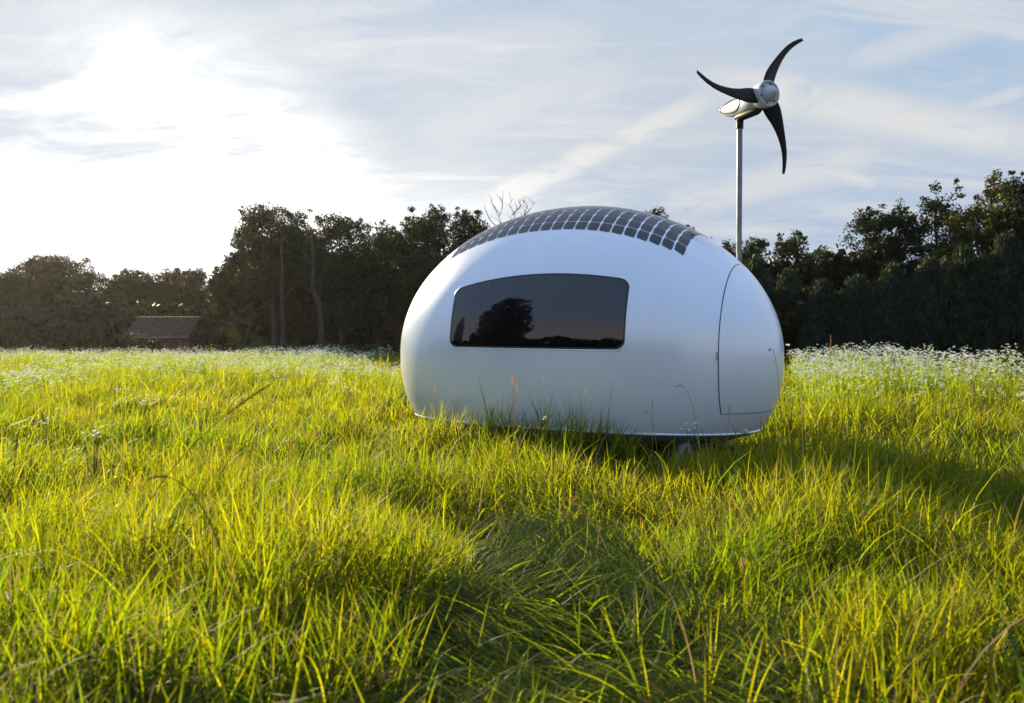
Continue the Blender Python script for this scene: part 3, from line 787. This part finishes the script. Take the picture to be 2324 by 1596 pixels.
# pale bent trunk and straight trunk in front of the gloom
def bare_trunk(px, d, pts, r, label):
    P0 = at(px, HOR, d); root = empty('tree_trunk', (P0.x, d, 0)); tag(root, label, 'tree')
    b = MB(); P = []
    for (x, y) in pts:
        q = at(x, y, d) - Vector((P0.x, d, 0)); P.append(Vector((q.x, 0, max(0, q.z))))
    b.tube(P, [r*(1-.6*i/(len(P)-1)) for i in range(len(P))], 9)
    b.build('trunk', M_palebark, root, fix=False)
    f = MB(); m = P[len(P)//2]
    f.tube([m, m+Vector((.45, .1, .5)), m+Vector((.8, 0, 1.1))], [r*.4, r*.28, r*.1], 7); f.tube([m+Vector((0,0,.9)), m+Vector((-.4, -.1, 1.5))], [r*.3, r*.1], 6)
    f.build('limb', M_palebark, root, fix=False)
bare_trunk(727, 34.2, [(727, 830), (729, 740), (724, 690), (708, 650), (712, 600), (708, 540)], .13, 'pale bent tree trunk standing in the gloom left of the pod')
bare_trunk(640, 34.4, [(640, 830), (643, 740), (640, 680), (642, 600), (640, 540)], .10, 'straight slender grey trunk left of the bent pale trunk')
#bare_trunk(2100, 19.3, [(2100, 880), (2098, 800), (2102, 740), (2108, 690)], .05, 'thin dead stem among the dark conifers at the right')

def dead_tree():
    d = 35; P0 = at(1150, HOR, d); root = empty('dead_tree', (P0.x, d, 0)); tag(root, 'bare dead tree with leafless branches rising behind the left of the pod roof', 'tree')
    b = MB(); q = lambda x, y, dy=0: Vector((at(x, y, d).x - P0.x, dy, at(x, y, d).z))
    b.tube([(0, 0, 0), q(1150, 640), q(1152, 560), q(1158, 520)], [.14, .10, .07, .05], 8); b.build('trunk', M_palebark, root, fix=False)
    l = MB()
    for pl in ([(1150, 560), (1135, 510), (1128, 480), (1115, 455)], [(1130, 490), (1140, 470), (1138, 450)], [(1158, 520), (1165, 490), (1160, 465), (1170, 448)],
               [(1164, 490), (1180, 470), (1176, 455)], [(1158, 525), (1190, 495), (1205, 475), (1212, 460)], [(1190, 495), (1196, 470), (1190, 458)], [(1150, 540), (1112, 500), (1098, 470)]):
        P = [q(x + random.uniform(-4, 4), y, random.uniform(-.3, .3)) for x, y in pl]
        l.tube(P, [.026, .018, .012, .006][:len(pl)], 6)
        for k in range(5):
            i = random.randrange(len(P)-1); p0 = P[i].lerp(P[i+1], random.random()); e = p0 + Vector((random.uniform(-.4, .4), random.uniform(-.2, .2), random.uniform(.1, .5)))
            l.tube([p0, p0.lerp(e, .5) + Vector((random.uniform(-.06, .06), 0, .03)), e], [.010, .007, .003], 5)
    l.build('branch', M_palebark, root, fix=False)
dead_tree()

# the dark wood behind, one mass
def build_wood():
    Cs = []
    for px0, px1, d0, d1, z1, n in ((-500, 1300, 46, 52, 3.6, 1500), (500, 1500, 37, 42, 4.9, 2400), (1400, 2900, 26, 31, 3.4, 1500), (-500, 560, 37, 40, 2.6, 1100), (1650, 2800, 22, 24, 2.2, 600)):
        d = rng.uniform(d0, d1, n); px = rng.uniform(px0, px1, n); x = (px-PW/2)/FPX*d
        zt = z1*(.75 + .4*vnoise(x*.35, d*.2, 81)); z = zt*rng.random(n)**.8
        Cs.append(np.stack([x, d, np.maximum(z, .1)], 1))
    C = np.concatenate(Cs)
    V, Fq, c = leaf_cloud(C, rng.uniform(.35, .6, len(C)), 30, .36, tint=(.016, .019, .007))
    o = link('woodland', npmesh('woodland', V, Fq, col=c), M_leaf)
    tag(o, 'dark woodland undergrowth filling the gloom between the trees', 'woodland', kind='stuff')
build_wood()

# trees behind the camera, mirrored in the pod's window
def mirror_tree(x, y, H, w, label, tint=(.02, .024, .009)):
    root = empty('broadleaf_tree', (x, y, 0)); tag(root, label, 'tree')
    b, tips = trunk_mesh(H, .25, 0, 8, .2, w); b.build('trunk', M_bark, root, fix=False)
    n = 900; v = rng.normal(size=(n, 3)); v /= np.linalg.norm(v, axis=1)[:, None]; v *= (rng.random(n)**.33)[:, None]
    C = v*np.array([w, w, H*.54]) + np.array([0, 0, H*.45]); C[:, 2] = np.abs(C[:, 2]) + .2; C[:, 0] *= 1 + .35*(vnoise(C[:, 2]*.8, C[:, 1], 95)-.5)
    V, Fq, c = leaf_cloud(C, rng.uniform(.5, .9, n)*w/5, 34, .42*w/5, tint=tint)
    link('crown', npmesh('crown', V, Fq, col=c), M_leaf, root)

mirror_tree(-20.2, .6, 12.4, 3.0, 'large round dark tree mirrored in the left half of the pod window')
mirror_tree(-24.0, 6.0, 8.2, 1.0, 'small pointed dark tree mirrored at the left end of the pod window')
def build_far_wood():
    n = 2600; a = rng.uniform(R(-175), R(-80), n); r = rng.uniform(30, 36, n)
    zt = 4.4 + 1.8*vnoise(np.degrees(a)*.16, r*.1, 91) ; zt = np.where(a > R(-101), zt*.62, zt)
    C = np.stack([r*np.sin(a), 8 + r*np.cos(a), np.maximum(.2, zt*rng.random(n)**.8)], 1)
    V, Fq, c = leaf_cloud(C, rng.uniform(.5, .9, n), 18, .6, tint=(.022, .024, .009))
    tag(link('woodland', npmesh('woodland', V, Fq, col=c), M_leaf), 'dark far wood mirrored along the bottom of the pod window', 'woodland', kind='stuff')
build_far_wood()

# ------------------------------------------------------------------ shed
def build_shed():
    d = 34.6; c = at(360, HOR, d); root = empty('garden_shed', (c.x, d, 0)); tag(root, 'low shed with a red tiled roof half hidden by shrubs under the left trees', 'shed')
    W = 2.75; zr, ze = 1.90, 1.08
    w = MB(); w.box((0, 1.0, .52), (W-.2, 1.9, 1.04)); w.build('wall', mat('shed_wall', (.16, .045, .035), .8, var=(3, .3)), root, smooth=False)
    m = mat('red_tiles', (.065, .025, .022), .75, var=(4, .3)); nt = m.node_tree; b = nt.nodes['Principled BSDF']
    tc = nt.nodes.new('ShaderNodeTexCoord'); br = nt.nodes.new('ShaderNodeTexWave'); br.inputs['Scale'].default_value = 2.6; br.bands_direction = 'X'; br.inputs['Distortion'].default_value = 1.5
    nt.links.new(tc.outputs['Object'], br.inputs['Vector']); bp = nt.nodes.new('ShaderNodeBump'); bp.inputs['Distance'].default_value = .05
    nt.links.new(br.outputs['Fac'], bp.inputs['Height']); nt.links.new(bp.outputs['Normal'], b.inputs['Normal'])
    r = MB()
    rows = 7
    for side in (-1, 1):
        for i in range(rows):
            t0, t1 = i/rows, (i+1)/rows
            y0 = 1.0 + side*(1.25*(1-t0)); y1 = 1.0 + side*(1.25*(1-t1)); z0 = ze + (zr-ze)*t0; z1 = ze + (zr-ze)*t1
            V = [(-W/2, y0, z0+.03), (W/2, y0, z0+.03), (W/2, y1, z1+.005), (-W/2, y1, z1+.005), (-W/2, y0, z0), (W/2, y0, z0)]
            r.add(V, [(0, 1, 2, 3), (4, 5, 1, 0)])
    r.tube([(-W/2, 1.0, zr+.02), (W/2, 1.0, zr+.02)], .05, 8)
    rf = r.build('roof', m, root, smooth=False, fix=False)
    f = MB(); f.box((0, -.26, ze-.02), (W, .03, .06)); f.build('fascia', mat('fascia_paint', (.22, .20, .20), .6), rf, smooth=False)
    dd = MB(); dd.box((.55, .03, .48), (.75, .05, .95)); door = dd.build('door', mat('red_door', (.15, .025, .025), .6, var=(3, .2)), root, smooth=False)
    tr = MB(); tr.box((.16, .0, .48), (.05, .05, .95)); tr.box((.55, .0, .93), (.73, .05, .05)); tr.box((.94, .0, .48), (.05, .05, .95)); tr.build('door_frame', mat('pale_frame', (.16, .12, .12), .6), door, smooth=False)
build_shed()

def build_haze():
    b = MB(); b.box((-2, 10, 6.2), (100, 88, 14.6)); o = b.build('haze', None, None, smooth=False)
    m = bpy.data.materials.new('haze'); m.use_nodes = True; nt = m.node_tree
    nt.nodes.remove(nt.nodes['Principled BSDF'])
    v = nt.nodes.new('ShaderNodeVolumePrincipled'); v.inputs['Density'].default_value = HAZE; v.inputs['Anisotropy'].default_value = .70
    v.inputs['Color'].default_value = (.95, .95, .97, 1)
    nt.links.new(v.outputs[0], nt.nodes['Material Output'].inputs['Volume'])
    o.data.materials.append(m); tag(o, kind='stuff', label='thin warm evening haze lying over the meadow', cat='haze')
HAZE = .0002
build_haze()

# ------------------------------------------------------------------ world, sun, camera
def build_world():
    w = bpy.data.worlds.new('World'); scene.world = w; w.use_nodes = True; nt = w.node_tree; N = nt.nodes; Lk = nt.links
    bg = N['Background']; STR = .085; bg.inputs['Strength'].default_value = STR
    sky = N.new('ShaderNodeTexSky'); sky.sky_type = 'NISHITA'; sky.sun_disc = False
    sky.sun_elevation = SUN_EL; sky.sun_rotation = SUN_AZ; sky.air_density = 1.0; sky.dust_density = 1.2; sky.ozone_density = 1.5; sky.altitude = 200
    tc = N.new('ShaderNodeTexCoord')
    def math_(op, a, b=None, c=None):
        m = N.new('ShaderNodeMath'); m.operation = op
        for i, v in enumerate((a, b, c)):
            if v is None: continue
            if isinstance(v, (int, float)): m.inputs[i].default_value = v
            else: Lk.new(v, m.inputs[i])
        return m.outputs[0]
    sep = N.new('ShaderNodeSeparateXYZ'); Lk.new(tc.outputs['Generated'], sep.inputs[0])
    zz = math_('MAXIMUM', sep.outputs['Z'], 0.0); den = math_('ADD', zz, .16)
    cmb = N.new('ShaderNodeCombineXYZ'); Lk.new(math_('DIVIDE', sep.outputs['X'], den), cmb.inputs[0]); Lk.new(math_('DIVIDE', sep.outputs['Y'], den), cmb.inputs[1])
    def noise(rot, sx, sy, scale, detail, rough, dist, loc=(0, 0, 0)):
        m = N.new('ShaderNodeMapping'); m.inputs['Rotation'].default_value = (0, 0, R(rot)); m.inputs['Scale'].default_value = (sx, sy, 1); m.inputs['Location'].default_value = loc
        Lk.new(cmb.outputs[0], m.inputs[0]); n = N.new('ShaderNodeTexNoise'); n.inputs['Scale'].default_value = scale; n.inputs['Detail'].default_value = detail
        n.inputs['Roughness'].default_value = rough; n.inputs['Distortion'].default_value = dist; Lk.new(m.outputs[0], n.inputs['Vector']); return n.outputs['Fac']
    def ramp(v, a, b, lo=0.0, hi=1.0):
        m = N.new('ShaderNodeMapRange'); m.interpolation_type = 'SMOOTHSTEP'
        m.inputs['From Min'].default_value = a; m.inputs['From Max'].default_value = b; m.inputs['To Min'].default_value = lo; m.inputs['To Max'].default_value = hi
        Lk.new(v, m.inputs['Value']); return m.outputs['Result']
    def dirdot(az, el):
        d = N.new('ShaderNodeVectorMath'); d.operation = 'DOT_PRODUCT'; Lk.new(tc.outputs['Generated'], d.inputs[0])
        d.inputs[1].default_value = (math.sin(R(az))*math.cos(R(el)), math.cos(R(az))*math.cos(R(el)), math.sin(R(el))); return d.outputs['Value']
    veil = ramp(noise(20, .8, 1.0, .75, 4, .55, .6, (3.1, 1.7, 0)), .38, .64)
    streak = ramp(noise(-38, .45, 2.0, 1.1, 8, .60, 1.1, (.4, 5.2, 0)), .44, .66)
    streak2 = ramp(noise(52, .4, 2.0, .9, 8, .62, 1.3, (7.3, 2.2, 0)), .46, .68)
    fine = ramp(noise(10, .9, 1.8, 3.2, 9, .68, 1.6, (1.3, .2, 0)), .40, .75)
    cover = math_('MAXIMUM', math_('MULTIPLY', veil, .42), math_('MULTIPLY', streak, .70))
    cover = math_('MAXIMUM', cover, math_('MULTIPLY', streak2, .62))
    cover = math_('MINIMUM', math_('ADD', math_('MULTIPLY', cover, .85), math_('MULTIPLY', fine, .22)), 1.0)
    # long drawn-out cirrus streaks, each lying along its own great circle
    warp = math_('MULTIPLY', math_('SUBTRACT', noise(0, 1, 1, 1.6, 5, .6, .4, (2, 9, 0)), .5), .16)
    brk = noise(15, 1.2, 1.2, 2.6, 7, .65, 1.0, (5, 5, 0))
    def streak_at(pa, pb, width, amt):
        va, vb_ = [Vector(((q[0]-PW/2)/FPX, 1, (HOR-q[1])/FPX)).normalized() for q in (pa, pb)]
        nn = va.cross(vb_).normalized(); mid_ = (va+vb_).normalized(); half = va.angle(vb_)/2
        def dt(v):
            d = N.new('ShaderNodeVectorMath'); d.operation = 'DOT_PRODUCT'; Lk.new(tc.outputs['Generated'], d.inputs[0]); d.inputs[1].default_value = v; return d.outputs['Value']
        across = math_('ABSOLUTE', math_('ADD', dt(nn), math_('MULTIPLY', warp, width*6)))
        along = ramp(dt(mid_), math.cos(half*1.25), math.cos(half*.55))
        return math_('MULTIPLY', math_('MULTIPLY', ramp(across, width*1.3, width*.1), along), math_('MULTIPLY', ramp(brk, .15, .55), amt))
    for pa, pb, wd, am in (((1080, 470), (1640, 215), .024, .95), ((1560, 180), (2420, 345), .036, .9), ((1480, 470), (2020, 350), .030, .75),
                           ((1830, 380), (1990, 420), .010, .8), ((1900, 150), (2330, 20), .022, .55), ((330, 140), (780, 20), .030, .5),
                           ((290, 330), (335, -60), .045, .45), ((40, 10), (330, 45), .020, .45), ((80, 250), (330, 130), .020, .7),
                           ((-60, 420), (160, 372), .014, .6), ((560, 150), (1500, 90), .050, .5), ((2150, 260), (2330, 205), .010, .6), ((900, 330), (1500, 150), .060, .55)):
        cover = math_('MAXIMUM', cover, streak_at(pa, pb, wd, am))
    # thin cloud lit from behind near the low sun: brighter and denser there
    z_ = sep.outputs['Z']
    g1 = ramp(dirdot(-22.5, 6.5), .962, .9985)
    g2 = ramp(dirdot(-17, 4), .84, .99)
    gh = math_('MULTIPLY', ramp(z_, .24, .06), ramp(dirdot(-16, 3), .90, .985))
    patch = ramp(noise(35, .8, 1.5, 1.5, 8, .62, 1.4, (6.2, 3.9, 0)), .36, .62)
    low = ramp(z_, .19, .09)
    g1 = math_('MULTIPLY', g1, math_('MAXIMUM', math_('ADD', .22, math_('MULTIPLY', patch, .78)), low))
    cover = math_('MINIMUM', math_('ADD', cover, math_('ADD', math_('ADD', math_('MULTIPLY', g2, .15), math_('MULTIPLY', gh, .55)), math_('MULTIPLY', g1, .6))), 1.0)
    bright = math_('ADD', math_('ADD', 4.3, math_('MULTIPLY', g2, .7)), math_('ADD', math_('MULTIPLY', g1, 3.6), math_('MULTIPLY', gh, 2.4)))
    cc = N.new('ShaderNodeCombineXYZ')
    Lk.new(math_('MULTIPLY', bright, 1.01), cc.inputs[0]); Lk.new(math_('MULTIPLY', bright, 1.005), cc.inputs[1]); Lk.new(math_('MULTIPLY', bright, 1.0), cc.inputs[2])
    # clear sky between: Nishita plus a high pale-blue veil, stronger overhead and opposite the sun
    vb = ramp(math_('SUBTRACT', math_('MULTIPLY', z_, .9), sep.outputs['Y']), -.75, .35)
    def vmix(fac, a, b):
        m = N.new('ShaderNodeMix'); m.data_type = 'VECTOR'
        if isinstance(fac, float): m.inputs['Factor'].default_value = fac
        else: Lk.new(fac, m.inputs['Factor'])
        for i, v in ((4, a), (5, b)):
            if isinstance(v, tuple): m.inputs[i].default_value = v
            else: Lk.new(v, m.inputs[i])
        return m.outputs[1]
    blue = vmix(vb, (2.45, 3.12, 4.10), (2.7, 4.0, 6.4))
    mn = N.new('ShaderNodeVectorMath'); mn.operation = 'MINIMUM'; Lk.new(sky.outputs[0], mn.inputs[0]); mn.inputs[1].default_value = (2.6, 3.1, 3.8)
    pinkband = math_('MULTIPLY', ramp(z_, .40, .20), ramp(sep.outputs['Y'], .25, -.3))
    blue = vmix(pinkband, blue, (4.6, 4.0, 4.1))
    clear = vmix(.75, mn.outputs[0], blue)
    cover = math_('MULTIPLY', cover, ramp(sep.outputs['Y'], -.3, .5, .18, 1.0))
    Lk.new(vmix(cover, clear, cc.outputs[0]), bg.inputs['Color'])
build_world()

sd = bpy.data.lights.new('sun', 'SUN'); sd.energy = 5.0; sd.angle = R(.6); sd.color = (1.0, .83, .50)
so = bpy.data.objects.new('sun', sd); COL.objects.link(so)
sv = Vector((math.sin(SUN_AZ)*math.cos(SUN_EL), math.cos(SUN_AZ)*math.cos(SUN_EL), math.sin(SUN_EL)))
so.rotation_euler = sv.to_track_quat('Z', 'Y').to_euler(); so.location = sv*60

cam = bpy.data.cameras.new('camera'); co = bpy.data.objects.new('camera', cam); COL.objects.link(co); scene.camera = co
cam.sensor_width = 36; cam.lens = 36*FPX/PW; cam.clip_end = 4000; cam.clip_start = .05
co.location = (0, 0, CAM_H); co.rotation_euler = (R(90) - math.atan((PH/2-HOR)/FPX), 0, 0)
cam.dof.use_dof = True; cam.dof.focus_distance = 7.6; cam.dof.aperture_fstop = 2.8

scene.view_settings.view_transform = 'Standard'; scene.view_settings.look = 'None'
scene.view_settings.exposure = 1.05; scene.view_settings.gamma = 1.0
scene.cycles.max_bounces = 8; scene.cycles.diffuse_bounces = 4; scene.cycles.transmission_bounces = 6; scene.cycles.transparent_max_bounces = 8
scene.cycles.use_denoising = True
